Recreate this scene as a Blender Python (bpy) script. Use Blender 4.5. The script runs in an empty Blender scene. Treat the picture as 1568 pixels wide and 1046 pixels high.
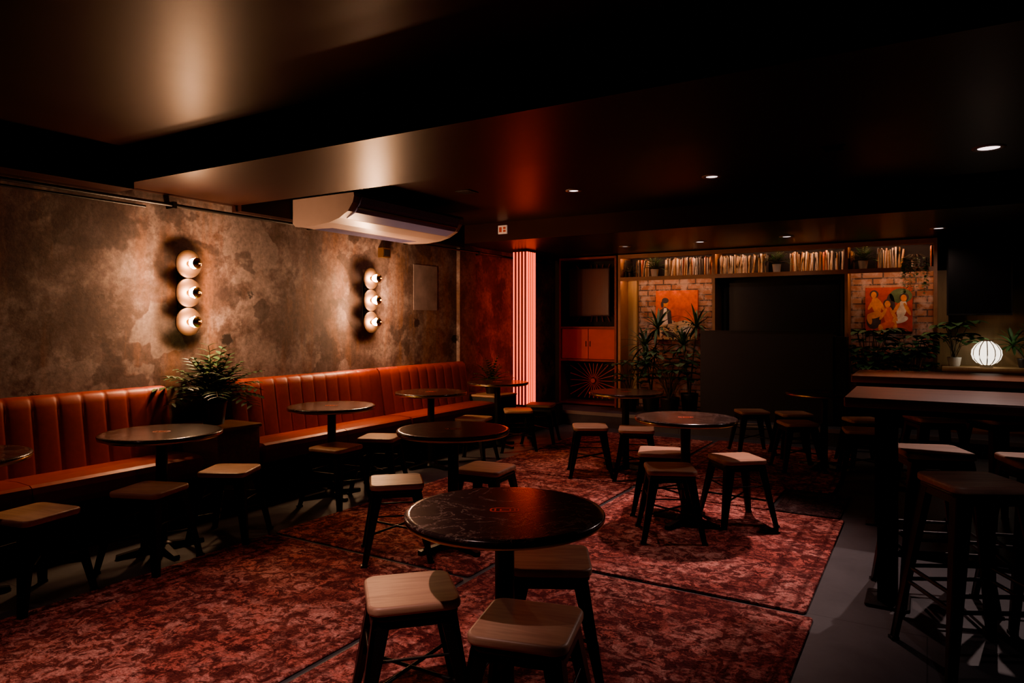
import bpy, math, random
from mathutils import Vector, Matrix
random.seed(7)
S=bpy.context.scene
COL=S.collection
pi=math.pi
# ------------------------------------------------------------ mesh builder
class MB:
    def __init__(s): s.v=[];s.f=[];s.m=[];s.sm=[]
    def add(s,vs,fs,mat=0,smooth=False,M=None):
        o=len(s.v)
        for v in vs:
            v=Vector(v)
            if M is not None: v=M@v
            s.v.append(v[:])
        for f in fs:
            s.f.append([i+o for i in f]); s.m.append(mat); s.sm.append(smooth)
    def box(s,a,b,mat=0,M=None):
        x0,y0,z0=a;x1,y1,z1=b
        s.add([(x0,y0,z0),(x1,y0,z0),(x1,y1,z0),(x0,y1,z0),(x0,y0,z1),(x1,y0,z1),(x1,y1,z1),(x0,y1,z1)],
          [(3,2,1,0),(4,5,6,7),(0,1,5,4),(1,2,6,5),(2,3,7,6),(3,0,4,7)],mat,False,M)
    def hexa(s,bot,top,mat=0,M=None):
        s.add(list(bot)+list(top),[(3,2,1,0),(4,5,6,7),(0,1,5,4),(1,2,6,5),(2,3,7,6),(3,0,4,7)],mat,False,M)
    def rings(s,rings,mat=0,smooth=True,M=None,cap=True):
        n=len(rings[0]);vs=[p for r in rings for p in r];fs=[]
        for k in range(len(rings)-1):
            for i in range(n):
                j=(i+1)%n
                fs.append((k*n+i,k*n+j,(k+1)*n+j,(k+1)*n+i))
        s.add(vs,fs,mat,smooth,M)
        if cap:
            s.add(rings[0],[tuple(range(n-1,-1,-1))],mat,False,M)
            s.add(rings[-1],[tuple(range(n))],mat,False,M)
    def lathe(s,prof,n=24,mat=0,c=(0,0,0),smooth=True,M=None,cap=True):
        R=[]
        for r,z in prof:
            R.append([(c[0]+r*math.cos(2*pi*i/n),c[1]+r*math.sin(2*pi*i/n),c[2]+z) for i in range(n)])
        s.rings(R,mat,smooth,M,cap)
    def tube(s,pts,r,n=8,mat=0,cap=True):
        pts=[Vector(p) for p in pts];R=[]
        for k,p in enumerate(pts):
            d=(pts[min(k+1,len(pts)-1)]-pts[max(k-1,0)]).normalized()
            a=Vector((1,0,0))
            if abs(d.z)<.99: a=d.cross(Vector((0,0,1))).normalized()
            b=d.cross(a)
            rr=r[k] if isinstance(r,(list,tuple)) else r
            R.append([tuple(p+a*rr*math.cos(2*pi*i/n)+b*rr*math.sin(2*pi*i/n)) for i in range(n)])
        s.rings(R,mat,True,None,cap)
    def rr(s,w,d,z0,z1,rad,bev,mat=0,c=(0,0),M=None,nb=3):
        def ring(inset,z):
            o=[];ww=w/2-inset;dd=d/2-inset;r=max(rad-inset,.002)
            for q,(sx,sy) in enumerate([(1,1),(-1,1),(-1,-1),(1,-1)]):
                for i in range(6):
                    a=q*pi/2+i*pi/10
                    o.append((c[0]+sx*(ww-r)+r*math.cos(a),c[1]+sy*(dd-r)+r*math.sin(a),z))
            return o
        R=[]
        for i in range(nb+1):
            a=i/nb*pi/2; R.append(ring(bev*(1-math.sin(a)),z0+bev*(1-math.cos(a))))
        for i in range(nb+1):
            a=(1-i/nb)*pi/2; R.append(ring(bev*(1-math.sin(a)),z1-bev*(1-math.cos(a))))
        s.rings(R,mat,True,M,True)
    def prism(s,prof,a,b,axis='y',mat=0,smooth=False):
        def P(p,t):
            return (p[0],t,p[1]) if axis=='y' else (t,p[0],p[1])
        n=len(prof)
        vs=[P(p,a) for p in prof]+[P(p,b) for p in prof]
        s.add(vs,[(i,(i+1)%n,(i+1)%n+n,i+n) for i in range(n)],mat,smooth)
        s.add(vs[:n],[tuple(range(n-1,-1,-1))],mat); s.add(vs[n:],[tuple(range(n))],mat)
    def leaf(s,base,dirv,L,W,droop,mat=0,n=5,shape=None):
        p=Vector(base);d=Vector(dirv).normalized();vs=[];fs=[]
        side=d.cross(Vector((0,0,1)))
        if side.length<.05: side=Vector((1,0,0))
        side.normalize();st=L/n
        for k in range(n+1):
            t=k/n
            w=W*(math.sin(pi*min(1,t*.93+.07))**.7 if shape is None else shape(t))
            up=side.cross(d).normalized()
            vs+= [tuple(p-side*w/2+up*w*.12),tuple(p),tuple(p+side*w/2+up*w*.12)]
            p=p+d*st; d=(d+Vector((0,0,-droop/n))).normalized()
        for k in range(n):
            a=k*3
            fs+=[(a,a+1,a+4,a+3),(a+1,a+2,a+5,a+4)]
        s.add(vs,fs,mat,True)
    def clamp(s,loc,xmin=None,xmax=None,ymax=None,zmax=None):
        o=[]
        for v in s.v:
            x,y,z=v
            if xmin is not None: x=max(x,xmin-loc[0])
            if xmax is not None: x=min(x,xmax-loc[0])
            if ymax is not None: y=min(y,ymax-loc[1])
            if zmax is not None: z=min(z,zmax-loc[2])
            o.append((x,y,z))
        s.v=o
    def mesh(s,name,mats):
        me=bpy.data.meshes.new(name); me.from_pydata(s.v,[],s.f)
        for m in mats: me.materials.append(m)
        me.polygons.foreach_set('material_index',s.m); me.polygons.foreach_set('use_smooth',s.sm)
        me.update(); return me
    def obj(s,name,mats,loc=(0,0,0),rz=0,parent=None):
        return inst(name,s.mesh(name,mats),loc,rz,parent)
def inst(name,me,loc=(0,0,0),rz=0,parent=None):
    o=bpy.data.objects.new(name,me); COL.objects.link(o); o.location=loc; o.rotation_euler=(0,0,rz)
    if parent: o.parent=parent
    return o
# ------------------------------------------------------------ materials
class NT:
    def __init__(s,name):
        s.mat=bpy.data.materials.new(name); s.mat.use_nodes=True
        s.nt=s.mat.node_tree; s.b=s.nt.nodes['Principled BSDF']
    def n(s,t,**k):
        x=s.nt.nodes.new(t)
        for a,b in k.items(): setattr(x,a,b)
        return x
    def l(s,a,b): s.nt.links.new(a,b)
    def coord(s,kind='Object',scale=(1,1,1)):
        t=s.n('ShaderNodeTexCoord'); m=s.n('ShaderNodeMapping'); m.inputs['Scale'].default_value=scale
        s.l(t.outputs[kind],m.inputs['Vector']); return m.outputs['Vector']
    def noise(s,vec,scale,detail=6,rough=.6,dist=0):
        x=s.n('ShaderNodeTexNoise'); x.inputs['Scale'].default_value=scale; x.inputs['Detail'].default_value=detail
        x.inputs['Roughness'].default_value=rough; x.inputs['Distortion'].default_value=dist
        s.l(vec,x.inputs['Vector']); return x.outputs['Fac']
    def ramp(s,fac,stops,interp='LINEAR'):
        r=s.n('ShaderNodeValToRGB'); e=r.color_ramp.elements; r.color_ramp.interpolation=interp
        while len(e)<len(stops): e.new(.5)
        for k,(p,c) in enumerate(stops):
            e[k].position=p; e[k].color=(c,c,c,1) if isinstance(c,(int,float)) else (*c,1)
        s.l(fac,r.inputs['Fac']); return r.outputs['Color']
    def mix(s,f,a,b,bt='MIX'):
        m=s.n('ShaderNodeMix',data_type='RGBA',blend_type=bt)
        for k,v in ((0,f),(6,a),(7,b)):
            if isinstance(v,(int,float)): m.inputs[k].default_value=v
            elif isinstance(v,tuple): m.inputs[k].default_value=(*v,1)
            else: s.l(v,m.inputs[k])
        return m.outputs[2]
    def math(s,op,a,b=0.0):
        m=s.n('ShaderNodeMath',operation=op)
        for k,v in ((0,a),(1,b)):
            if isinstance(v,(int,float)): m.inputs[k].default_value=v
            else: s.l(v,m.inputs[k])
        return m.outputs[0]
    def bump(s,h,st=.3,d=.01):
        b=s.n('ShaderNodeBump'); b.inputs['Strength'].default_value=st; b.inputs['Distance'].default_value=d
        s.l(h,b.inputs['Height']); s.l(b.outputs[0],s.b.inputs['Normal'])
    def col(s,c): s.l(c,s.b.inputs['Base Color'])
def simple(name,c,rough=.5,metal=0,var=.25,nscale=8,em=None,es=0,bump=0,spec=None,tint=None):
    t=NT(name); t.b.inputs['Roughness'].default_value=rough; t.b.inputs['Metallic'].default_value=metal
    if spec is not None: t.b.inputs['Specular IOR Level'].default_value=spec
    if tint is not None: t.b.inputs['Specular Tint'].default_value=(*tint,1)
    v=t.coord(); f=t.noise(v,nscale,4)
    d=tuple(max(0,x*(1-var)) for x in c); u=tuple(min(1,x*(1+var)) for x in c)
    t.col(t.ramp(f,[(.3,d),(.7,u)]))
    if bump: t.bump(f,bump,.005)
    if em: t.b.inputs['Emission Color'].default_value=(*em,1); t.b.inputs['Emission Strength'].default_value=es
    return t.mat
M_ceil=simple('ceiling_black_satin',(.024,.010,.0095),.38,0,.12,3,spec=.22,tint=(1,.50,.38))
M_black=simple('black_metal',(.014,.013,.013),.38,.3,.2)
M_blackmat=simple('black_matte',(.014,.012,.013),.7)
M_brass=simple('brass',(.55,.34,.14),.28,1,.15)
M_bronze_shade=simple('lamp_disc_bronze_shadow_tone',(.055,.032,.020),.5,.6,.15)  # bronze discs darkened in colour to extend the shadow shape on the wall
M_white=simple('ac_white_plastic',(.27,.20,.185),.4,0,.04)
M_louver=simple('ac_louver_blue_grey',(.15,.16,.32),.35,0,.05)
M_leather=simple('red_leather',(.29,.042,.032),.44,0,.12,25,bump=.12)
M_pot=simple('pot_black',(.02,.018,.018),.4)
M_potw=simple('pot_white',(.6,.57,.52),.4,0,.05)
M_soil=simple('soil',(.03,.02,.012),.9)
M_leaf=simple('leaf_dark_green',(.040,.10,.04),.45,0,.4,12)
M_leaf2=simple('leaf_green',(.08,.18,.065),.45,0,.4,12)
M_stem=simple('plant_stem',(.09,.06,.03),.7)
M_screen=simple('tv_screen',(.008,.008,.010),.3)
M_booth=simple('booth_black_laminate',(.010,.008,.010),.5,0,.1)
M_glow=simple('bulb_filament_glow',(1,.8,.5),.3,0,0,em=(1,.57,.34),es=680)
M_cap=simple('bulb_mirror_cap',(.55,.36,.2),.2,1,.1)
M_red_led=simple('red_led_tube',(.6,.05,.02),.3,0,0,em=(1,.080,.036),es=4.2)
M_redback=simple('red_slat_back',(.08,.010,.008),.6)
M_down=simple('downlight_lens',(.9,.85,.8),.3,0,0,em=(1,.78,.76),es=3)
M_downdim=simple('downlight_lens_dim',(.9,.85,.8),.3,0,0,em=(1,.82,.78),es=.8)
M_ring=simple('downlight_trim',(.30,.27,.26),.4,.3,.05)
M_strip=simple('led_strip_warm',(1,.8,.6),.3,0,0,em=(1,.56,.36),es=46)
M_lantern=simple('lantern_paper',(.9,.88,.8),.5,0,0,em=(1,.88,.72),es=2.6)
M_rib=simple('lantern_rib',(.25,.2,.14),.5)
M_redpaint=simple('cabinet_red_paint',(.50,.065,.045),.5,0,.1)
M_logo=simple('table_emblem_red',(.75,.09,.06),.4)
M_sign=simple('sign_white',(.7,.62,.58),.4,0,.02,em=(1,.6,.5),es=.12)
def glass():
    t=NT('clear_bulb_glass'); nt=t.nt; nt.nodes.remove(t.b)
    out=[n for n in nt.nodes if n.type=='OUTPUT_MATERIAL'][0]
    tr=t.n('ShaderNodeBsdfTransparent'); gl=t.n('ShaderNodeBsdfGlossy'); gl.inputs['Roughness'].default_value=.05
    lw=t.n('ShaderNodeLayerWeight'); lw.inputs['Blend'].default_value=.25
    tr.inputs['Color'].default_value=(1,.95,.88,1); gl.inputs['Color'].default_value=(1,.85,.65,1)
    mx=t.n('ShaderNodeMixShader'); t.l(t.math('MULTIPLY',lw.outputs['Facing'],.35),mx.inputs[0]); t.l(tr.outputs[0],mx.inputs[1]); t.l(gl.outputs[0],mx.inputs[2])
    t.l(mx.outputs[0],out.inputs['Surface']); return t.mat
M_glass=glass()
def wood(name,a,b,rough=.4,scale=(3,26,26),rnd=True):
    t=NT(name); v=t.coord('Object',scale)
    if rnd:
        oi=t.n('ShaderNodeObjectInfo'); ad=t.n('ShaderNodeVectorMath',operation='ADD'); t.l(v,ad.inputs[0])
        mu=t.math('MULTIPLY',oi.outputs['Random'],37.0); t.l(mu,ad.inputs[1]); v=ad.outputs[0]
    f=t.noise(v,1.2,8,.65,.6); f2=t.noise(v,.35,3)
    c=t.ramp(f,[(.3,a),(.7,b)]); t.col(t.mix(.35,c,t.ramp(f2,[(.3,a),(.7,b)])))
    t.b.inputs['Roughness'].default_value=rough; t.bump(f,.12,.002); return t.mat
M_seat=wood('seat_wood',(.32,.18,.12),(.68,.42,.30),.42)
M_barwood=wood('bar_top_wood',(.18,.07,.045),(.44,.20,.12),.28,(2.5,24,24))
M_shelfwood=wood('shelf_wood',(.22,.095,.05),(.42,.19,.10),.45,(4,4,4))
M_panelwood=wood('wall_panel_wood',(.28,.16,.075),(.46,.29,.14),.5,(14,14,2))
def concrete():
    t=NT('raw_concrete'); v=t.coord()
    big=t.noise(v,.9,8,.66,.25); mid=t.noise(v,2.6,10,.70,.15); fine=t.noise(v,26,7,.72)
    c=t.ramp(big,[(.38,(.075,.044,.040)),(.47,(.155,.105,.100)),(.54,(.285,.225,.220)),(.64,(.135,.084,.076))])
    c=t.mix(t.ramp(mid,[(.42,.9),(.54,0.)]),c,(.075,.044,.040))
    c=t.mix(t.ramp(mid,[(.55,0.),(.66,.55)]),c,(.34,.275,.265))
    st=t.noise(t.coord('Object',(1,2.2,.30)),1.5,7,.65,.2)
    c=t.mix(t.ramp(st,[(.52,0.),(.62,.65)]),c,(.22,.105,.068))
    patch=t.noise(v,1.5,4,.5,.1)
    c=t.mix(t.ramp(patch,[(.60,0.),(.608,.55)]),c,(.29,.24,.238))
    c=t.mix(t.ramp(t.noise(v,1.2,5,.55,.2),[(.415,.68),(.43,0.)]),c,(.045,.028,.028))
    c=t.mix(.6,c,t.ramp(fine,[(.3,.1),(.7,.8)]),'OVERLAY')
    vo=t.n('ShaderNodeTexVoronoi'); vo.inputs['Scale'].default_value=2.0; t.l(v,vo.inputs['Vector'])
    wob=t.math('ADD',vo.outputs['Distance'],t.math('MULTIPLY',t.math('SUBTRACT',fine,.5),.22))
    hole=t.ramp(wob,[(.09,1.),(.12,0.)])
    c=t.mix(t.math('MULTIPLY',hole,.9),c,(.012,.008,.008)); t.col(c)
    t.b.inputs['Roughness'].default_value=.75
    h=t.math('SUBTRACT',t.math('ADD',t.math('MULTIPLY',mid,.5),t.math('MULTIPLY',fine,.2)),hole)
    t.bump(h,.6,.012); return t.mat
M_conc=concrete()
M_plaster=simple('plaster_patch',(.22,.17,.17),.8,0,.3,5)
def floorm():
    t=NT('floor_grey_vinyl'); v=t.coord()
    f=t.noise(v,2,8,.65,.5); c=t.ramp(f,[(.3,(.055,.057,.064)),(.7,(.115,.117,.127))])
    br=t.n('ShaderNodeTexBrick',offset=.5); br.inputs['Scale'].default_value=1; br.inputs['Mortar Size'].default_value=.003
    br.inputs['Brick Width'].default_value=1.8; br.inputs['Row Height'].default_value=1.8
    br.inputs['Color1'].default_value=(1,1,1,1);br.inputs['Color2'].default_value=(.9,.9,.9,1);br.inputs['Mortar'].default_value=(.4,.4,.4,1)
    t.l(v,br.inputs['Vector']); t.col(t.mix(1.,c,br.outputs['Color'],'MULTIPLY'))
    t.b.inputs['Roughness'].default_value=.5; t.bump(f,.1,.003); return t.mat
M_floor=floorm()
def brick():
    t=NT('old_brick'); tc=t.n('ShaderNodeTexCoord'); sp=t.n('ShaderNodeSeparateXYZ'); cb=t.n('ShaderNodeCombineXYZ')
    t.l(tc.outputs['Object'],sp.inputs[0]); t.l(sp.outputs['X'],cb.inputs['X']); t.l(sp.outputs['Z'],cb.inputs['Y'])
    br=t.n('ShaderNodeTexBrick'); br.inputs['Scale'].default_value=1; br.inputs['Mortar Size'].default_value=.009
    br.inputs['Brick Width'].default_value=.23; br.inputs['Row Height'].default_value=.078
    br.inputs['Color1'].default_value=(.26,.10,.065,1);br.inputs['Color2'].default_value=(.36,.20,.15,1);br.inputs['Mortar'].default_value=(.07,.05,.045,1)
    t.l(cb.outputs[0],br.inputs['Vector']); n=t.noise(tc.outputs['Object'],7,6,.7)
    c=t.mix(t.ramp(n,[(.47,0.),(.60,.7)]),br.outputs['Color'],(.46,.36,.31))
    t.col(c); t.b.inputs['Roughness'].default_value=.85
    t.bump(t.math('SUBTRACT',t.math('MULTIPLY',n,.4),br.outputs['Fac']),.9,.02); return t.mat
M_brick=brick()
def rugm(name,hi,lo,seed):
    t=NT(name); v=t.coord('Object'); ad=t.n('ShaderNodeVectorMath',operation='ADD'); ad.inputs[1].default_value=(seed,seed*2.3,0); t.l(v,ad.inputs[0]); v=ad.outputs[0]
    tc=t.n('ShaderNodeTexCoord'); sp=t.n('ShaderNodeSeparateXYZ'); t.l(tc.outputs['Generated'],sp.inputs[0])
    def edge(o): return t.math('MINIMUM',o,t.math('SUBTRACT',1.0,o))
    e=t.math('MINIMUM',t.math('MULTIPLY',edge(sp.outputs['X']),1.6),t.math('MULTIPLY',edge(sp.outputs['Y']),2.4))
    orn=t.noise(v,7,7,.72,2.0); orn2=t.noise(v,15,6,.72,1.)
    vo=t.n('ShaderNodeTexVoronoi',feature='SMOOTH_F1'); vo.inputs['Scale'].default_value=7; t.l(v,vo.inputs['Vector'])
    wear=t.noise(v,1.6,7,.75,.8); fine=t.noise(v,80,3,.7)
    weave=t.noise(t.coord('Object',(1,5,1)),40,3,.6)
    c=t.mix(t.ramp(orn,[(.46,0.),(.50,1.)]),lo,hi)
    c=t.mix(t.ramp(orn2,[(.51,0.),(.54,.8)]),c,tuple(x*.5 for x in lo))
    c=t.mix(t.ramp(vo.outputs['Distance'],[(.37,0.),(.40,.5)]),c,lo)
    c=t.mix(t.math('MULTIPLY',t.ramp(wear,[(.44,0.),(.56,1.)]),t.ramp(orn2,[(.41,1.),(.53,.05)])),c,(hi[0]*1.35,hi[1]*2.1,hi[2]*2.1))
    ew=t.math('ADD',e,t.math('MULTIPLY',t.math('SUBTRACT',orn2,.5),.035))
    border=t.ramp(ew,[(.0,0.),(.035,0.),(.045,.6),(.06,.6),(.07,0.),(.20,0.),(.21,.6),(.225,.6),(.235,0.)])
    c=t.mix(border,c,tuple(x*.5 for x in lo))
    c=t.mix(.7,c,t.ramp(fine,[(.3,.15),(.7,1.)]),'OVERLAY'); c=t.mix(.5,c,t.ramp(weave,[(.3,.2),(.7,.9)]),'OVERLAY')
    t.col(c); t.b.inputs['Roughness'].default_value=.95; t.b.inputs['Specular IOR Level'].default_value=.1
    t.bump(t.math('ADD',fine,t.math('MULTIPLY',orn,.6)),.5,.006); return t.mat
M_rugs=[rugm('rug_red_%s'%k,(.47,.130,.115),(.11,.028,.029),s) for k,s in (('a',1.),('b',5.),('c',9.))]
M_rugdark=rugm('rug_dark',(.10,.05,.05),(.04,.025,.028),3.)
def marble():
    t=NT('black_marble'); v=t.coord(); oi=t.n('ShaderNodeObjectInfo')
    ad=t.n('ShaderNodeVectorMath',operation='ADD'); t.l(v,ad.inputs[0]); t.l(t.math('MULTIPLY',oi.outputs['Random'],20.),ad.inputs[1]); v=ad.outputs[0]
    n=t.noise(v,3,7,.65,1.5); vein=t.ramp(n,[(.487,0.),(.5,.6),(.513,0.)])
    n2=t.noise(v,7,5,.6,2); v2=t.ramp(n2,[(.492,0.),(.5,.4),(.508,0.)])
    c=t.mix(vein,(.030,.020,.019),(.34,.24,.20)); c=t.mix(v2,c,(.30,.21,.17)); t.col(c)
    t.b.inputs['Roughness'].default_value=.2; return t.mat
M_marble=marble()
# ------------------------------------------------------------ room shell  (left wall x=-5, runs along +Y)
XL,XR,YF,YB,H=-5.0,3.2,-2.6,9.65,2.6
def box_obj(name,a,b,mat):
    m=MB(); m.box(a,b); return m.obj(name,[mat])
box_obj('floor',(XL-.1,YF-.1,-.1),(XR+.1,YB+.1,0),M_floor)
box_obj('ceiling',(XL-.1,YF-.1,H),(XR+.1,YB+.1,H+.1),M_ceil)
box_obj('wall_left',(XL-.15,YF-.1,0),(XL,YB+.1,H),M_conc)
box_obj('wall_left_patch',(XL,6.16,1.55),(XL+.004,6.60,2.07),M_plaster)
box_obj('wall_left_pier',(XL,7.0,0),(XL+.05,7.35,2.38),M_conc)
box_obj('wall_back',(XL,YB,0),(XR,YB+.15,H),M_blackmat)
box_obj('wall_right',(XR,YF-.1,0),(XR+.15,YB+.1,H),M_ceil)
box_obj('wall_front',(XL,YF-.15,0),(XR,YF,H),M_ceil)
box_obj('ceiling_beam',(XL,2.77,2.38),(XR,3.77,H),M_ceil)
box_obj('ceiling_soffit',(XL,7.0,2.38),(XR,YB,H),M_ceil)
box_obj('trim_1',(XL,YF,2.33),(-4.72,2.77,H),M_ceil)
box_obj('trim_2',(XL,3.77,2.33),(-4.88,7.0,H),M_ceil)
box_obj('floor_stage',(-4.999,8.6,0),(2.2,YB,.2),M_floor)
box_obj('baseboard_stage',(-4.999,8.585,.155),(2.2,8.6,.2),M_ring)
m=MB(); m.tube([(-4.93,YF+.1,2.30),(-4.93,9.4,2.30)],.014,8); m.tube([(-4.965,YF+.1,2.265),(-4.965,3.0,2.265)],.009,8)
for y in (-1,0,1,2,3.2,4.6,6,7.4,8.8): m.box((-4.999,y-.015,2.275),(-4.91,y+.015,2.325))
m.obj('wall_conduit',[M_black])
m=MB(); m.box((-4.999,5.57,2.10),(-4.93,5.69,2.2),0); m.tube([(-4.965,5.63,2.2),(-4.965,5.63,2.30)],.008,6,1)
m.box((-4.93,5.585,2.115),(-4.926,5.675,2.185),1)
m.obj('junction_box',[M_brass,M_black])
# rugs
def rug(x0,y0,x1,y1,mat,z=.012):
    m=MB(); cx,cy=(x0+x1)/2,(y0+y1)/2; m.rr(x1-x0,y1-y0,0.0,z,.02,.004,0,nb=1); return m.obj('patterned_rug',[mat],(cx,cy,.0005))
rug(-2.12,3.57,-.50,5.38,M_rugs[0]); rug(-2.12,6.20,-.66,8.30,M_rugs[1]); rug(-2.12,5.42,-1.02,6.16,M_rugs[2])
rug(-.99,5.42,-.53,6.16,M_rugdark)
rug(-2.12,.9,-.46,3.53,M_rugs[1]); rug(-3.72,.2,-2.16,3.1,M_rugs[2]); rug(-3.72,3.14,-2.16,5.6,M_rugs[0]); rug(-3.72,5.64,-2.16,8.2,M_rugs[1])
# ------------------------------------------------------------ tables
def table_mesh():
    m=MB()
    m.lathe([(.32,.700),(.340,.700),(.346,.704),(.349,.711),(.346,.7185)],64,1)
    m.lathe([(.346,.7185),(.3505,.7205),(.3505,.7255),(.346,.7305),(.33,.732)],64,0,cap=True)
    m.lathe([(.12,.688),(.12,.70)],24,2); m.lathe([(.034,.03),(.034,.69)],20,2)
    m.lathe([(.07,.02),(.06,.045),(.036,.06)],20,2)
    for k in range(4):
        a=k*pi/2+pi/4; R=Matrix.Rotation(a,4,'Z')
        m.hexa([(.02,-.03,.012),(.25,-.02,.008),(.25,.02,.008),(.02,.03,.012)],[(.02,-.022,.05),(.25,-.016,.026),(.25,.016,.026),(.02,.022,.05)],2,R)
        m.lathe([(.022,0),(.022,.012)],12,2,(.235,0,0),M=R)
    n=32
    for i in range(n):
        a,b=2*pi*i/n,2*pi*(i+1)/n
        def e(t,rx,ry): 
            c,s_=math.cos(t),math.sin(t); return (rx*math.copysign(abs(c)**.6,c),ry*math.copysign(abs(s_)**.6,s_),.7326)
        m.add([e(a,.052,.028),e(b,.052,.028),e(b,.046,.022),e(a,.046,.022)],[(0,3,2,1)],3)
    for x in (-.033,-.014,.02,.036): m.box((x-.003,-.013,.732),(x+.003,.013,.7326),3)
    m.box((-.014,.009,.732),(.02,.013,.7326),3); m.box((-.014,-.013,.732),(.02,-.009,.7326),3)
    return m.mesh('round_cafe_table',[M_marble,M_brass,M_black,M_logo])
TM=table_mesh()
yaw=math.radians(30.96)
for x,y in [(-1.272,2.07),(-2.525,3.50),(-1.446,4.765),(-4.15,4.07),(-4.05,2.55),(-4.156,5.39),(-4.2,1.52),(-2.48,6.25),(-.857,7.30),(-4.2,6.68)]:
    inst('round_cafe_table',TM,(x,y,.0125 if x>-3.7 and x<-.9 else 0.0),yaw+random.uniform(-.1,.1))
# ------------------------------------------------------------ stools
def stool_mesh(h,name,tall=False):
    m=MB(); st=h-.032
    m.rr(.315,.315,st,h,.045,.010,0)
    m.rr(.30,.30,st-.02,st,.05,.004,1,nb=1)
    tp=.128; bt=.128+(h-.03)*(.15 if not tall else .115)
    zt=st-.01
    def cx(z): return tp+(bt-tp)*(zt-z)/zt
    for sx,sy in ((1,1),(-1,1),(-1,-1),(1,-1)):
        c0,w0,t=cx(0),.030,.014;c1,w1=cx(zt),.060
        def quad(z,c,w,flip):
            o=c+.012
            if not flip: pts=[(o-w,o-t),(o,o-t),(o,o),(o-w,o)]
            else: pts=[(o-t,o-w),(o,o-w),(o,o),(o-t,o)]
            r=[(sx*p[0],sy*p[1],z) for p in pts]
            if sx*sy<0: r=r[::-1]
            return r
        for fl in (False,True):
            m.hexa(quad(0,c0,w0,fl),quad(zt,c1,w1,fl),1)
        m.box((sx*c0-.017,sy*c0-.017,0),(sx*c0+.017,sy*c0+.017,.014),1)
    za=st-.075
    for k in range(4):
        R=Matrix.Rotation(k*pi/2,4,'Z'); a=cx(za)+.008; b=tp+.010
        m.hexa([(-a,a-.006,za+.03),(a,a-.006,za+.03),(a,a,za+.03),(-a,a,za+.03)],[(-b,b-.006,st-.012),(b,b-.006,st-.012),(b,b,st-.012),(-b,b,st-.012)],1,R)
    if not tall:
        c=cx(.17); m.tube([(-c,-c,.17),(c,c,.17)],.007,8,1); m.tube([(-c,c,.17),(c,-c,.17)],.007,8,1)
        c=cx(.27)
        for k in range(4):
            R=Matrix.Rotation(k*pi/2,4,'Z'); m.tube([R@Vector((-c,c,.27)),R@Vector((c,c,.27))],.005,6,1)
    else:
        for z in (.28,.34):
            c=cx(z)
            for k in range(4):
                R=Matrix.Rotation(k*pi/2,4,'Z'); m.tube([R@Vector((-c,c,z)),R@Vector((c,c,z))],.009,8,1)
    return m.mesh(name,[M_seat,M_black])
SM=stool_mesh(.45,'low_stool'); BM=stool_mesh(.76,'bar_stool',True)
for x,y,r in [(-1.57,1.92,.80),(-1.083,1.90,.25),(-1.30,2.47,.5),(-2.736,3.21,.75),(-2.477,3.80,.1),(-3.93,3.90,.1),(-3.955,4.43,.4),
    (-3.92,2.94,.5),(-3.86,2.36,.35),(-3.875,1.755,.2),(-2.66,5.83,.5),(-2.24,5.91,.35),(-1.695,4.96,.3),(-1.446,4.42,.45),(-1.15,4.99,.7),
    (-1.06,7.05,.5),(-.50,6.96,.2),(-.55,7.72,.5),(-3.93,5.80,.2),(-3.88,6.60,.6),(-3.92,7.2,.3),(-1.62,7.72,.5),(-1.20,7.75,.5)]:
    inst('low_stool',SM,(x,y,.0125 if (-3.7<x<-.7) else 0),r)
for x,y,r in [(.16,3.42,.5),(.02,4.13,.35),(.47,4.10,.3),(.04,5.62,.4),(.42,5.75,.6),(.72,3.5,.3),(.95,5.6,.2)]:
    inst('bar_stool',BM,(x,y,0),r)
# ------------------------------------------------------------ high bar tables
def bar_table(x0,x1,y0,y1,name='high_bar_table'):
    m=MB(); cx,cy=(x0+x1)/2,(y0+y1)/2; w,d=x1-x0,y1-y0
    m.rr(w,d,1.005,1.05,.012,.004,0,nb=1); m.box((-w/2+.03,-d/2+.05,.975),(w/2-.03,d/2-.05,1.004),1)
    for sx in (-1,1):
        X=sx*(w/2-.17)
        m.box((X-.045,-.045,.012),(X+.045,.045,.976),1); m.rr(.20,.24,0,.014,.02,.004,1,(X,0),nb=1)
        m.box((X-.02,-d/2+.08,.93),(X+.02,d/2-.08,.976),1)
    m.tube([(-w/2+.17,0,.25),(w/2-.17,0,.25)],.018,10,1)
    return m.obj(name,[M_barwood,M_black],(cx,cy,0))
bar_table(-.34,1.5,3.62,4.30); bar_table(-.44,1.5,5.15,5.85)
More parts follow.
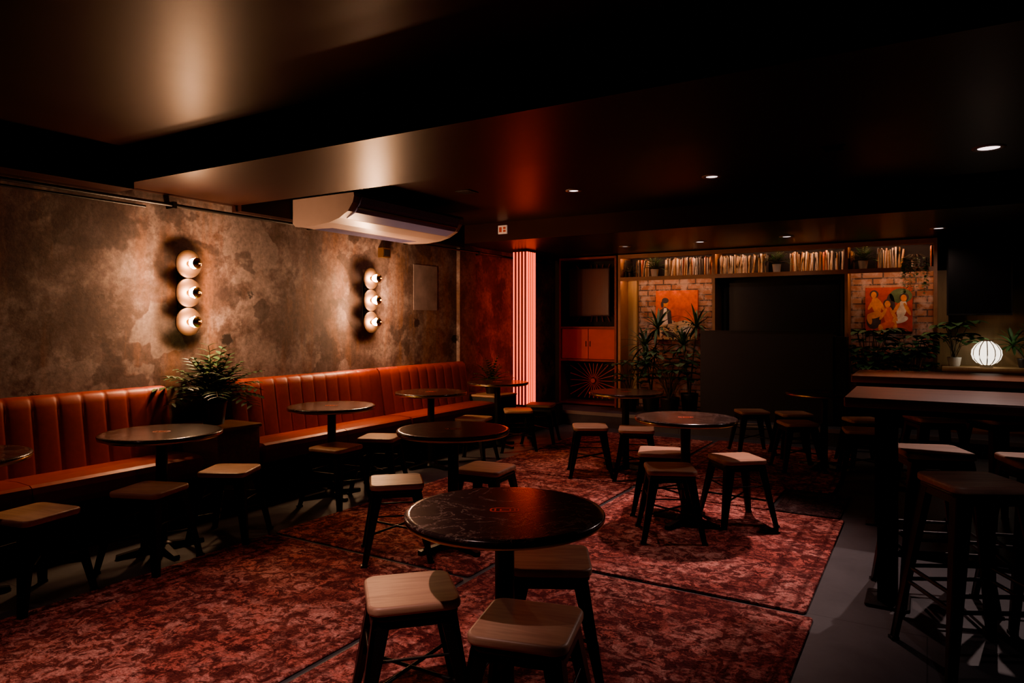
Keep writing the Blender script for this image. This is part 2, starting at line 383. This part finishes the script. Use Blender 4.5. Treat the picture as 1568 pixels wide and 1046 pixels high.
# ------------------------------------------------------------ banquette
def banquette(y0,y1):
    m=MB(); n=max(1,round((y1-y0)/.15)); cw=(y1-y0)/n; sub=12
    path=[(-4.765,.42,1),(-4.795,.60,1),(-4.825,.78,1),(-4.838,.87,1),(-4.850,.912,.9),(-4.880,.937,.6),(-4.92,.940,.3),(-4.95,.925,0),(-4.955,.85,0)]
    rows=[]
    for k in range(n*sub+1):
        y=y0+k*cw/sub; b=abs(math.sin(pi*k/sub))**.32*.008
        r=[]
        for i,(x,z,w) in enumerate(path):
            nx,nz=(1,0) if i<4 else ((.8,.6) if i==4 else (.2,.98))
            r.append((x+nx*b*w-.012,y,z+nz*b*w-.008))
        rows.append(r)
    L=len(path); vs=[p for r in rows for p in r]; fs=[]
    for k in range(len(rows)-1):
        for i in range(L-1): a=k*L+i; fs.append((a,a+L,a+L+1,a+1))
    m.add(vs,fs,0,True)
    for r in (rows[0],rows[-1]):
        yy=r[0][1]; m.add(r+[(-4.955,yy,.42)],[tuple(range(L+1))],0)
    m.box((-4.99,y0+.01,.05),(-4.945,y1-.01,.90),1)
    prof=[(-4.93,.30),(-4.46,.30),(-4.43,.315),(-4.418,.35),(-4.418,.41),(-4.43,.445),(-4.46,.458),(-4.6,.463),(-4.93,.445)]
    ns=max(1,round((y1-y0)/1.1)); cs=(y1-y0)/ns
    for k in range(ns): m.prism(prof,y0+k*cs+.003,y0+(k+1)*cs-.003,'y',0,False)
    m.box((-4.93,y0+.02,.0),(-4.50,y1-.02,.30),1)
    return m.obj('leather_banquette',[M_leather,M_blackmat])
banquette(-1.3,3.10); banquette(3.64,5.42); banquette(5.44,6.98)
m=MB(); m.rr(.50,.38,.02,.60,.008,.003,0,nb=1); m.rr(.53,.40,.60,.625,.01,.004,1,nb=1); m.rr(.44,.34,0,.02,.008,.002,2,nb=1)
m.obj('planter_box',[M_barwood,M_shelfwood,M_blackmat],(-4.70,3.42,0))
m=MB(); m.rr(.50,.45,.02,.50,.008,.003,0,nb=1); m.rr(.52,.47,.50,.525,.01,.004,1,nb=1); m.rr(.44,.4,0,.02,.008,.002,2,nb=1)
m.obj('planter_box',[M_blackmat,M_seat,M_blackmat],(-4.68,7.26,0))
# ------------------------------------------------------------ wall lamps
def wall_lamp(y):
    e=bpy.data.objects.new('wall_lamp',None); COL.objects.link(e); e.location=(-5,y,1.635)
    m=MB(); g=MB(); gl=MB(); RY=Matrix.Rotation(pi/2,4,'Y'); D=.09
    m.box((D-.014,-.016,-.30),(D,.016,.30),0)
    for z in (-.12,.12): m.tube([(0,0,z),(D-.01,0,z)],.010,10,0)
    m.rr(.50,.07,.0,.012,.03,.003,0,M=RY,nb=1)
    for z in (-.225,0,.225):
        T=Matrix.Translation((D,0,z))@RY
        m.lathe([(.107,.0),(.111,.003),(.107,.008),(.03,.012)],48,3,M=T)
        m.lathe([(.020,.008),(.022,.022),(.017,.03)],20,1,M=T)
        R=.054;c=.077
        gl.lathe([(max(.004,R*math.sin(a)),c-R*math.cos(a)) for a in [pi*(.10+.62*i/14) for i in range(15)]],32,0,M=T,cap=False)
        g.lathe([(.033*math.sin(a)+.001,c-.010-.034*math.cos(a)) for a in [pi*i/12 for i in range(13)]],24,0,M=T)
        R2=R+.0008
        m.lathe([(max(.002,R2*math.sin(a)),c-R2*math.cos(a)) for a in [pi*(.72+.28*i/7) for i in range(8)]],28,2,M=T)
        m.lathe([(.008,c+R-.002),(.007,c+R+.016),(.003,c+R+.022)],12,1,M=T)
    m.obj('frame',[M_blackmat,M_brass,M_cap,M_bronze_shade],parent=e); g.obj('filaments',[M_glow],parent=e); gl.obj('glass_globes',[M_glass],parent=e)
wall_lamp(3.31); wall_lamp(5.36)
# ------------------------------------------------------------ air conditioner
m=MB()
prof=[(-4.86,2.50),(-4.86,2.29),(-4.83,2.262),(-4.60,2.255),(-4.42,2.27),(-4.30,2.30),(-4.20,2.35),(-4.145,2.42),(-4.13,2.47),(-4.135,2.50)]
m.prism(prof,4.34,5.86,'y',0)
c=(-4.5,2.4)
for a,b in ((4.30,4.34),(5.86,5.90)):
    m.prism([(c[0]+(x-c[0])*1.012,c[1]+(z-c[1])*1.02) for x,z in prof],a,b,'y',0)
m.prism([(-4.285,2.302),(-4.185,2.344),(-4.129,2.415),(-4.112,2.470),(-4.125,2.488),(-4.14,2.42),(-4.195,2.352),(-4.290,2.312)],4.38,5.82,'y',1)
m.prism([(-4.160,2.370),(-4.144,2.383),(-4.152,2.393),(-4.164,2.380)],4.38,5.82,'y',2)
for yy in (4.6,5.6):
    for xx in (-4.75,-4.3): m.tube([(xx,yy,2.49),(xx,yy,2.6)],.008,8,2)
for k in range(12): m.box((-4.79+k*.018,4.5,2.2535),(-4.785+k*.018,5.7,2.2585),1)
m.obj('ceiling_air_conditioner',[M_white,M_louver,M_black])
# ------------------------------------------------------------ downlights
def downlight(x,y,z,on=True,r=.062):
    m=MB()
    m.lathe([(r+.035,0),(r+.034,-.006),(r+.01,-.009),(r,-.004)],36,0,cap=False)
    m.lathe([(r+.002,-.003),(.001,-.0035)],36,1,cap=False)
    m.obj('downlight',[M_ring,M_down if on else M_downdim],(x,y,z))
for x,y,r in [(-2.74,5.65,.04),(-1.51,5.69,.045),(.36,5.73,.065)]: downlight(x,y,2.6,True,r)
downlight(-1.6,.95,2.6); downlight(.5,1.6,2.6); downlight(-3.9,.9,2.6)  # last fixture is an added, unseen housing for the front-left fill
for x,y in [(-2.34,8.29),(-1.36,8.29),(.10,8.36)]: downlight(x,y,2.38,True,.045)
for x,y in [(-.55,5.2),(-3.6,5.2)]:
    m=MB(); m.rr(.16,.16,-.008,0,.01,.002,0,nb=1)
    for k in range(5): m.box((-.06,-.055+k*.025,-.012),(.06,-.045+k*.025,-.008),0)
    m.obj('ceiling_vent',[M_black],(x,y,2.6))
m=MB(); m.box((-.06,-.02,-.05),(.06,0,.05),0); m.box((-.045,-.023,-.03),(-.01,-.02,.03),1); m.box((.01,-.023,-.03),(.045,-.02,-.005),1); m.box((.01,-.023,.005),(.045,-.02,.03),1)
m.obj('exit_sign',[M_sign,M_redpaint],(-4.32,7.0,2.51))
# ------------------------------------------------------------ red LED column
m=MB(); c=.112
m.box((-c+.014,-c+.014,.0),(c-.014,c-.014,2.05),0)
for k in range(4):
    R=Matrix.Rotation(k*pi/2,4,'Z')
    for i in range(5):
        x=-c+.012+i*(2*c-.024)/4
        m.lathe([(.0075,.02),(.0075,2.045)],10,1,(x,-c+.006,0),M=R)
m.box((-.125,-.125,0),(.125,.125,.02),2)
m.obj('red_light_column',[M_redback,M_red_led,M_blackmat],(-4.63,8.04,.30))
box_obj('column_plinth',(-4.998,7.70,0),(-4.33,8.58,.30),M_blackmat)
# ------------------------------------------------------------ shelving / back wall
m=MB()
SX=[-3.75,-2.42,-.836,.08]; y0,y1=9.22,9.60
m.box((SX[0],y0,2.340),(SX[-1],y1,2.365)); m.box((SX[0],y0,2.02),(SX[-1],y1,2.045))
m.box((SX[0],y0-.012,2.312),(SX[-1],y0,2.368)); m.box((SX[0],y0-.012,1.995),(SX[-1],y0,2.048))
for x in SX: m.box((x-.018,y0-.013,.20),(x+.018,y1,2.37))
m.box((SX[0],y1-.01,2.03),(SX[-1],y1,2.35),1)
m.obj('record_shelf',[M_shelfwood,M_blackmat])
m=MB()
for a,b in zip(SX[:-1],SX[1:]): m.box((a+.03,9.225,2.328),(b-.03,9.237,2.339))
for a,b in ((SX[0],SX[1]),(SX[2],SX[3])): m.box((a+.03,9.225,2.008),(b-.03,9.237,2.019))
m.obj('led_strip',[M_strip])
rc=[simple('record_spine_%s'%n,c,.6,0,.2,30) for n,c in (('cream',(.50,.38,.26)),('white',(.55,.46,.38)),('brown',(.25,.12,.06)),('black',(.04,.03,.025)),('tan',(.42,.25,.14)),('red',(.38,.09,.05)),('grey',(.28,.23,.20)))]
m=MB()
holes=[(-3.68,-3.56),(-3.36,-3.14),(-1.76,-1.52),(-.78,-.54),(-.26,.02)]
for a,b in zip(SX[:-1],SX[1:]):
    x=a+.03
    while x<b-.04:
        w=random.choice((.004,.006,.008,.012,.016,.02)); h=random.uniform(.215,.255)
        if any(p<x<q for p,q in holes): x+=w; continue
        tilt=random.choice((0,0,0,.05,-.05,.12)); mi=random.choices(range(7),(3,3,4,5,4,1,3))[0]
        T=Matrix.Translation((x,0,2.0465))@Matrix.Rotation(tilt,4,'Y')
        m.box((0,9.32,0.002),(w*.85,9.585,h),mi,T); x+=w+abs(tilt)*.05
m.obj('record_collection',rc)
box_obj('wall_brick_left',(SX[0]+.16,9.56,.2),(SX[1]-.02,9.648,2.02),M_brick)
box_obj('wall_brick_right',(SX[2]+.02,9.56,.2),(SX[3]-.02,9.648,2.02),M_brick)
box_obj('wall_panel_wood_left',(SX[0]+.02,9.50,.2),(SX[0]+.15,9.648,2.02),M_panelwood)
box_obj('wall_panel_wood_right',(SX[3]+.02,9.56,.2),(XR,9.648,2.02),M_panelwood)
m=MB(); m.box((SX[1]+.06,9.50,.22),(SX[2]-.06,9.54,1.98),0); m.box((SX[1]+.10,9.49,.26),(SX[2]-.10,9.50,1.94),1)
m.obj('stage_screen',[M_blackmat,M_screen])
m=MB(); m.box((-2.48,8.80,.20),(-.94,8.83,1.30)); m.box((-2.48,8.83,.20),(-2.45,9.18,1.26)); m.box((-.97,8.83,.20),(-.94,9.18,1.26)); m.box((-2.45,8.83,.95),(-.97,9.18,.98))
m.box((-2.49,8.79,1.29),(-.93,8.84,1.31),1); m.box((-.93,8.83,.20),(-.80,9.10,1.24),1)
m.box((-2.2,8.86,.98),(-1.85,9.15,1.05),1); m.box((-1.5,8.86,.98),(-1.15,9.15,1.05),1)
m.obj('dj_booth',[M_booth,M_black])
def sunburst(m,cx,cz,y,w,h,mat,n=28):
    for k in range(n):
        a=2*pi*k/n; dx,dz=math.cos(a),math.sin(a)
        L=min(w/2/max(abs(dx),1e-4),h/2/max(abs(dz),1e-4))*.95
        px,pz=-dz,dx; t0,t1=.003,.006
        v=[(cx+dx*.05-px*t0,cz+dz*.05-pz*t0),(cx+dx*L-px*t1,cz+dz*L-pz*t1),(cx+dx*L+px*t1,cz+dz*L+pz*t1),(cx+dx*.05+px*t0,cz+dz*.05+pz*t0)]
        m.add([(p[0],y,p[1]) for p in v]+[(p[0],y+.02,p[1]) for p in v],[(0,1,2,3),(0,4,5,1),(1,5,6,2),(2,6,7,3),(3,7,4,0)],mat)
m=MB(); X0,X1=-4.70,-3.79
for x in (X0,X1-.03): m.box((x,9.20,.2),(x+.03,9.6,2.36),0)
for z in (.22,.845,1.32,2.33): m.box((X0+.03,9.20,z),(X1-.03,9.6,z+.03),0)
m.box((X0,9.6,.2),(X1,9.64,2.36),1)
m.box((X0+.03,9.24,.88),(-4.25,9.26,1.315),2); m.box((-4.24,9.24,.88),(X1-.03,9.26,1.315),2)
for xx in (-4.28,-4.215): m.tube([(xx,9.232,1.06),(xx,9.232,1.14)],.006,8,1)
sunburst(m,-4.245,.55,9.42,.80,.54,2,24); m.tube([(-4.245,9.40,.55),(-4.245,9.6,.55)],.035,12,2)
sunburst(m,-4.245,1.85,9.55,.80,.9,0)
m.obj('media_cabinet',[simple('cabinet_dark_red',(.20,.03,.022),.5),M_blackmat,M_redpaint])
def tv(name,x0,x1,z0,z1,y):
    m=MB(); m.box((x0,y,z0),(x1,y+.045,z1),0); m.box((x0+.015,y-.002,z0+.02),(x1-.015,y,z1-.015),1)
    m.box(((x0+x1)/2-.1,y+.045,(z0+z1)/2-.1),((x0+x1)/2+.1,y+.12,(z0+z1)/2+.1),0)
    m.box(((x0+x1)/2-.03,y-.004,z0+.006),((x0+x1)/2+.03,y,z0+.012),1)
    return m.obj(name,[M_blackmat,M_screen])
tv('wall_tv',-4.56,-3.92,1.50,2.2,9.26); tv('wall_tv',.19,.80,1.49,2.28,9.30)
box_obj('tv_wall_mount',(.35,9.42,1.75),(.65,9.56,2.0),M_black)
# ------------------------------------------------------------ paintings
def flat(m,cx,cz,pts,y,mat): m.add([(cx+p[0],y,cz+p[1]) for p in pts],[tuple(range(len(pts)))],mat)
def ell(m,cx,cz,rx,rz,y,mat,rot=0,n=20):
    P=[]
    for i in range(n):
        a=-2*pi*i/n;x,z=rx*math.cos(a),rz*math.sin(a); P.append((cx+x*math.cos(rot)-z*math.sin(rot),y,cz+x*math.sin(rot)+z*math.cos(rot)))
    m.add(P,[tuple(range(n))],mat)
C=lambda n,c: simple('paint_'+n,c,.6,0,.3,14)
P_org,P_dk,P_wh,P_gr,P_skin,P_yel,P_red=C('orange',(.58,.10,.045)),C('dark',(.04,.03,.03)),C('white',(.6,.54,.46)),C('green',(.07,.12,.05)),C('skin',(.62,.22,.09)),C('yellow',(.65,.36,.12)),C('red',(.38,.045,.028))
def leopard():
    t=NT('paint_leopard'); v=t.coord(); vo=t.n('ShaderNodeTexVoronoi'); vo.inputs['Scale'].default_value=22; t.l(v,vo.inputs['Vector'])
    t.col(t.ramp(vo.outputs['Distance'],[(.28,(.03,.02,.02)),(.36,(.6,.42,.25))])); return t.mat
m=MB(); cx,cz=-3.02,1.515
m.box((cx-.30,9.52,cz-.345),(cx+.30,9.559,cz+.345),0)
y=9.519
flat(m,cx,cz,[(-.30,-.345),(-.30,-.08),(-.16,-.03),(0,-.10),(.12,-.07),(.30,-.13),(.30,-.345)],y,1)
flat(m,cx,cz,[(-.26,-.14),(-.24,.07),(-.16,.12),(-.08,.06),(-.06,-.12)],y-.001,2)
flat(m,cx,cz,[(-.21,-.14),(-.18,.10),(-.14,.10),(-.12,-.13)],y-.002,3)
ell(m,cx-.155,cz+.17,.038,.055,y-.002,4); ell(m,cx-.16,cz+.205,.050,.040,y-.003,2); ell(m,cx-.205,cz+.15,.02,.045,y-.003,2)
ell(m,cx+.12,cz-.21,.10,.05,y-.002,3,.3); ell(m,cx-.1,cz-.27,.12,.04,y-.002,2,-.2)
m.obj('portrait_painting',[P_org,leopard(),P_dk,P_wh,P_skin])
m=MB(); cx,cz=-.402,1.569
m.box((cx-.25,9.52,cz-.265),(cx+.25,9.559,cz+.265),0)
ell(m,cx+.13,cz+.16,.12,.09,y,5); ell(m,cx-.16,cz-.14,.08,.10,y,1); ell(m,cx+.02,cz+.02,.05,.17,y,1)
def figure(x,z,s,body,hair,lean,yy):
    ell(m,x,z,.050*s,.105*s,yy,body,lean)
    ell(m,x-.02*s,z-.12*s,.085*s,.040*s,yy-.0005,body,.25)
    ell(m,x-.075*s,z-.17*s,.026*s,.065*s,yy-.001,3,.2)
    ell(m,x-.055*s,z+.01*s,.018*s,.075*s,yy-.001,3,-.5)
    ell(m,x+.055*s,z+.0*s,.018*s,.08*s,yy-.001,3,.45)
    ell(m,x-lean*.12,z+.135*s,.048*s,.048*s,yy-.001,hair); ell(m,x-lean*.12-.004,z+.125*s,.030*s,.040*s,yy-.0015,3)
figure(cx-.13,cz+.05,1.0,3,1,.2,y-.001); figure(cx+.14,cz+.0,1.05,2,1,-.2,y-.003); figure(cx+.0,cz-.07,1.05,6,1,.05,y-.006)
m.obj('figure_painting',[P_red,P_dk,P_wh,P_skin,P_yel,P_gr,P_org])
# ------------------------------------------------------------ plants
def pot(m,r,h,mat,soil):
    m.lathe([(r*.72,0),(r*.78,h*.1),(r*.97,h*.9),(r,h),(r*.93,h),(r*.9,h*.9)],24,mat); m.lathe([(r*.9,h*.88),(.001,h*.9)],24,soil,cap=False)
def rosette(m,base,n,L,W,mat,el=(.1,1.3),droop=1.1,seg=6):
    for i in range(n):
        a=2.4*i+random.uniform(-.2,.2); e=el[0]+(el[1]-el[0])*(i/n)+random.uniform(-.1,.1)
        m.leaf(base,(math.cos(a)*math.cos(e),math.sin(a)*math.cos(e),math.sin(e)),L*random.uniform(.8,1.1),W,droop,mat,seg)
YW=9.51
def palm(name,loc,h,L=.32,heads=3,potr=.12,poth=.22,mat=None,**cl):
    m=MB(); pot(m,potr,poth,0,1)
    for k in range(heads):
        a=k*2.1+.4; hh=h*(1-.22*k); top=(math.cos(a)*.09*(1+k*.4),math.sin(a)*.09,hh)
        m.tube([(0,0,poth*.85),(top[0]*.5,top[1]*.5,(poth+hh)/2),top],[.014,.011,.009],8,2)
        rosette(m,top,30,L,.036,3,(-.3,1.4),1.0)
    m.clamp(loc,**cl)
    return m.obj(name,[M_pot,M_soil,M_stem,mat or M_leaf],loc)
def fern(name,loc,R=.28,n=22,potr=.075,poth=.16,up=.9,potmat=None,mat=None,**cl):
    m=MB(); pot(m,potr,poth,0,1)
    for i in range(n):
        a=2.4*i; e=min(1.5,up*(.35+.75*(i/n))); p=Vector((0,0,poth*.9)); d=Vector((math.cos(a)*math.cos(e),math.sin(a)*math.cos(e),math.sin(e)))
        L=R*random.uniform(.8,1.15); st=L/9; pts=[tuple(p)]
        for k in range(9):
            p=p+d*st; d=(d+Vector((0,0,-.12))).normalized(); pts.append(tuple(p))
            if k>0:
                sd=d.cross(Vector((0,0,1))).normalized(); w=.085*R/.28*math.sin(pi*(k+1)/10.5)**.6
                for s_ in (-1,1): m.leaf(p,sd*s_+d*.45,w,w*.34,.3,3,3)
        m.tube(pts,.0025,5,2)
    m.clamp(loc,**cl)
    return m.obj(name,[potmat or M_pot,M_soil,M_stem,mat or M_leaf],loc)
def bush(name,loc,h,spread,n,lw=(.16,.07),potr=.14,poth=.2,mat=None,potmat=None,**cl):
    m=MB(); pot(m,potr,poth,0,1)
    for i in range(n):
        a=2.4*i; f=random.uniform(.35,1); r=spread*random.uniform(.3,1); tp=Vector((math.cos(a)*r,math.sin(a)*r*.7,poth+(h-poth)*f))
        b=Vector((random.uniform(-.03,.03),random.uniform(-.03,.03),poth*.85)); mid=(b+tp)/2+Vector((0,0,.06)); m.tube([b,mid,tp],.004,5,2)
        for q in range(3):
            aa=a+(q-1)*1.1; m.leaf(tp,(math.cos(aa),math.sin(aa),.35),lw[0]*random.uniform(.8,1.2),lw[1],1.0,3,5)
    m.clamp(loc,**cl)
    return m.obj(name,[potmat or M_pot,M_soil,M_stem,mat or M_leaf],loc)
fern('potted_fern',(-4.70,3.38,.626),.42,34,.10,.18,1.4,xmin=-4.98)
fern('potted_fern',(-4.66,7.26,.526),.30,18,.08,.14,1.4,xmin=-4.94)
palm('potted_palm',(-3.25,9.12,.2),1.12,.38,3,.13,.26,ymax=YW)
palm('potted_palm',(-2.74,9.20,.2),1.14,.35,2,.12,.26,ymax=YW,xmax=-2.50)
bush('potted_rubber_plant',(-2.92,8.92,.2),.82,.34,36,(.21,.085),.13,.22,ymax=YW,xmax=-2.5)
bush('potted_rubber_plant',(-3.5,8.95,.2),.70,.2,18,(.18,.07),.12,.22,ymax=YW)
bush('potted_philodendron',(-.58,9.12,.2),1.12,.22,40,(.2,.10),.14,.4,ymax=YW,xmin=-.78)
bush('potted_philodendron',(-.16,9.12,.2),1.12,.20,40,(.2,.10),.14,.4,ymax=YW,xmax=.12)
bush('potted_monstera',(.26,9.2,.92),.50,.18,16,(.20,.12),.07,.10,mat=M_leaf2,potmat=M_potw,ymax=9.53)
palm('potted_palm',(.90,9.22,.92),.30,.26,2,.07,.10,M_leaf2,ymax=9.53)
fern('shelf_fern',(-3.62,9.30,2.046),.13,12,.04,.07,1.3,zmax=2.33)
for x in (-3.25,-1.64,-.66): fern('shelf_fern',(x,9.27,2.049),.18,20,.055,.10,1.35,M_potw,M_leaf2,zmax=2.33)
m=MB(); pot(m,.05,.09,0,1)
for i in range(18):
    a=random.uniform(-pi,0); r=random.uniform(.07,.11); L=random.uniform(.1,.42); q=Vector((math.cos(a)*r*1.3,-.11-.02*random.random(),.10))
    p=Vector((0,0,.09)); pts=[p,(p+q)/2+Vector((0,0,.05)),q,q-Vector((0,0,L))]; m.tube(pts,.002,5,2)
    k=0.
    while k<L:
        b=q-Vector((0,0,k)); aa=random.uniform(0,2*pi); m.leaf(b,(math.cos(aa),math.sin(aa)*.5-.3,-.2),.045,.028,.6,3,3); k+=.025
m.obj('hanging_ivy',[M_potw,M_soil,M_stem,M_leaf2],(-.12,9.275,2.049))
# ------------------------------------------------------------ right sideboard + lantern
m=MB(); m.rr(2.6,.46,.86,.91,.01,.004,0,nb=1)
m.box((-1.28,-.19,.19),(1.28,.2,.86),1)
for k in range(5): m.box((-1.26+k*.51,-.205,.22),(-.77+k*.51,-.19,.83),1); m.tube([(-1.0+k*.51,-.22,.7),(-.9+k*.51,-.22,.7)],.006,8,2)
m.obj('sideboard',[M_panelwood,M_shelfwood,M_brass],(1.44,9.22,.01))
m=MB(); n=24;R=[]
LP=[(0,.055),(.02,.09),(.06,.125),(.11,.14),(.16,.135),(.21,.105),(.24,.07),(.255,.05)]
for z,r in LP:
    R.append([(r*(1+.04*(i%2))*math.cos(2*pi*i/n),r*(1+.04*(i%2))*math.sin(2*pi*i/n),z+.03) for i in range(n)])
m.rings(R,0,True)
for i in range(0,n,2):
    a=2*pi*i/n; m.tube([((r+.002)*math.cos(a),(r+.002)*math.sin(a),z+.03) for z,r in LP],.0055,5,1)
m.lathe([(.06,0),(.06,.03)],24,1); m.lathe([(.05,.285),(.05,.295),(.02,.30)],24,1)
m.obj('paper_lantern_lamp',[M_lantern,M_rib],(.55,9.08,.92))
# ------------------------------------------------------------ lights
def spot(name,loc,tgt,power,col,ang,blend=.4,r=.03):
    l=bpy.data.lights.new(name,'SPOT'); l.energy=power; l.color=col; l.spot_size=math.radians(ang); l.spot_blend=blend; l.shadow_soft_size=r
    o=bpy.data.objects.new(name,l); COL.objects.link(o); o.location=loc
    o.rotation_euler=(Vector(tgt)-Vector(loc)).to_track_quat('-Z','Y').to_euler(); return o
W=(1,.59,.52)
spot('added_fill_spot',(-1.6,.95,2.58),(-2.15,1.75,0),165,W,60,.9,.02)
spot('added_fill_spot',(-2.74,5.65,2.58),(-2.6,5.2,0),80,W,76,.9)
spot('added_fill_spot',(-1.51,5.69,2.58),(-1.35,4.5,0),250,W,62,.9)
spot('added_fill_spot',(.36,5.73,2.58),(.3,3.6,0),120,(1,.70,.64),84,.9,.02)
spot('added_fill_spot',(.5,1.6,2.58),(.4,2.5,0),18,(.95,.78,.82),76,.9)
spot('added_fill_spot',(-3.9,.9,2.58),(-3.9,1.9,0),12,W,90,.9)  # unseen fill spot added to brighten the front-left stools
for x,y,p in [(-2.34,8.29,10),(-1.36,8.29,8),(.10,8.36,16)]: spot('added_fill_spot',(x,y,2.36),(x+(.3 if x>0 else -.2),y+.9,.6),p,(1,.70,.58),115,.8)
spot('added_fill_spot',(-3.3,8.3,2.36),(-3.2,9.0,.3),16,(.95,.70,.75),95,.8); downlight(-3.3,8.3,2.38,False,.04)
# world
w=bpy.data.worlds.new('world'); S.world=w; w.use_nodes=True
w.node_tree.nodes['Background'].inputs[0].default_value=(.05,.03,.035,1); w.node_tree.nodes['Background'].inputs[1].default_value=.1
# camera
cd=bpy.data.cameras.new('camera'); co=bpy.data.objects.new('camera',cd); COL.objects.link(co)
co.location=(0,0,1.4); co.rotation_euler=(pi/2,0,yaw); cd.sensor_width=36; cd.lens=36*1060/1568; cd.shift_y=-28/1568; cd.clip_start=.05
S.camera=co
try:
    S.view_settings.view_transform='AgX'; S.view_settings.look='AgX - Medium High Contrast'; S.view_settings.exposure=-.45; S.view_settings.gamma=1.16
except Exception as e: print(e)
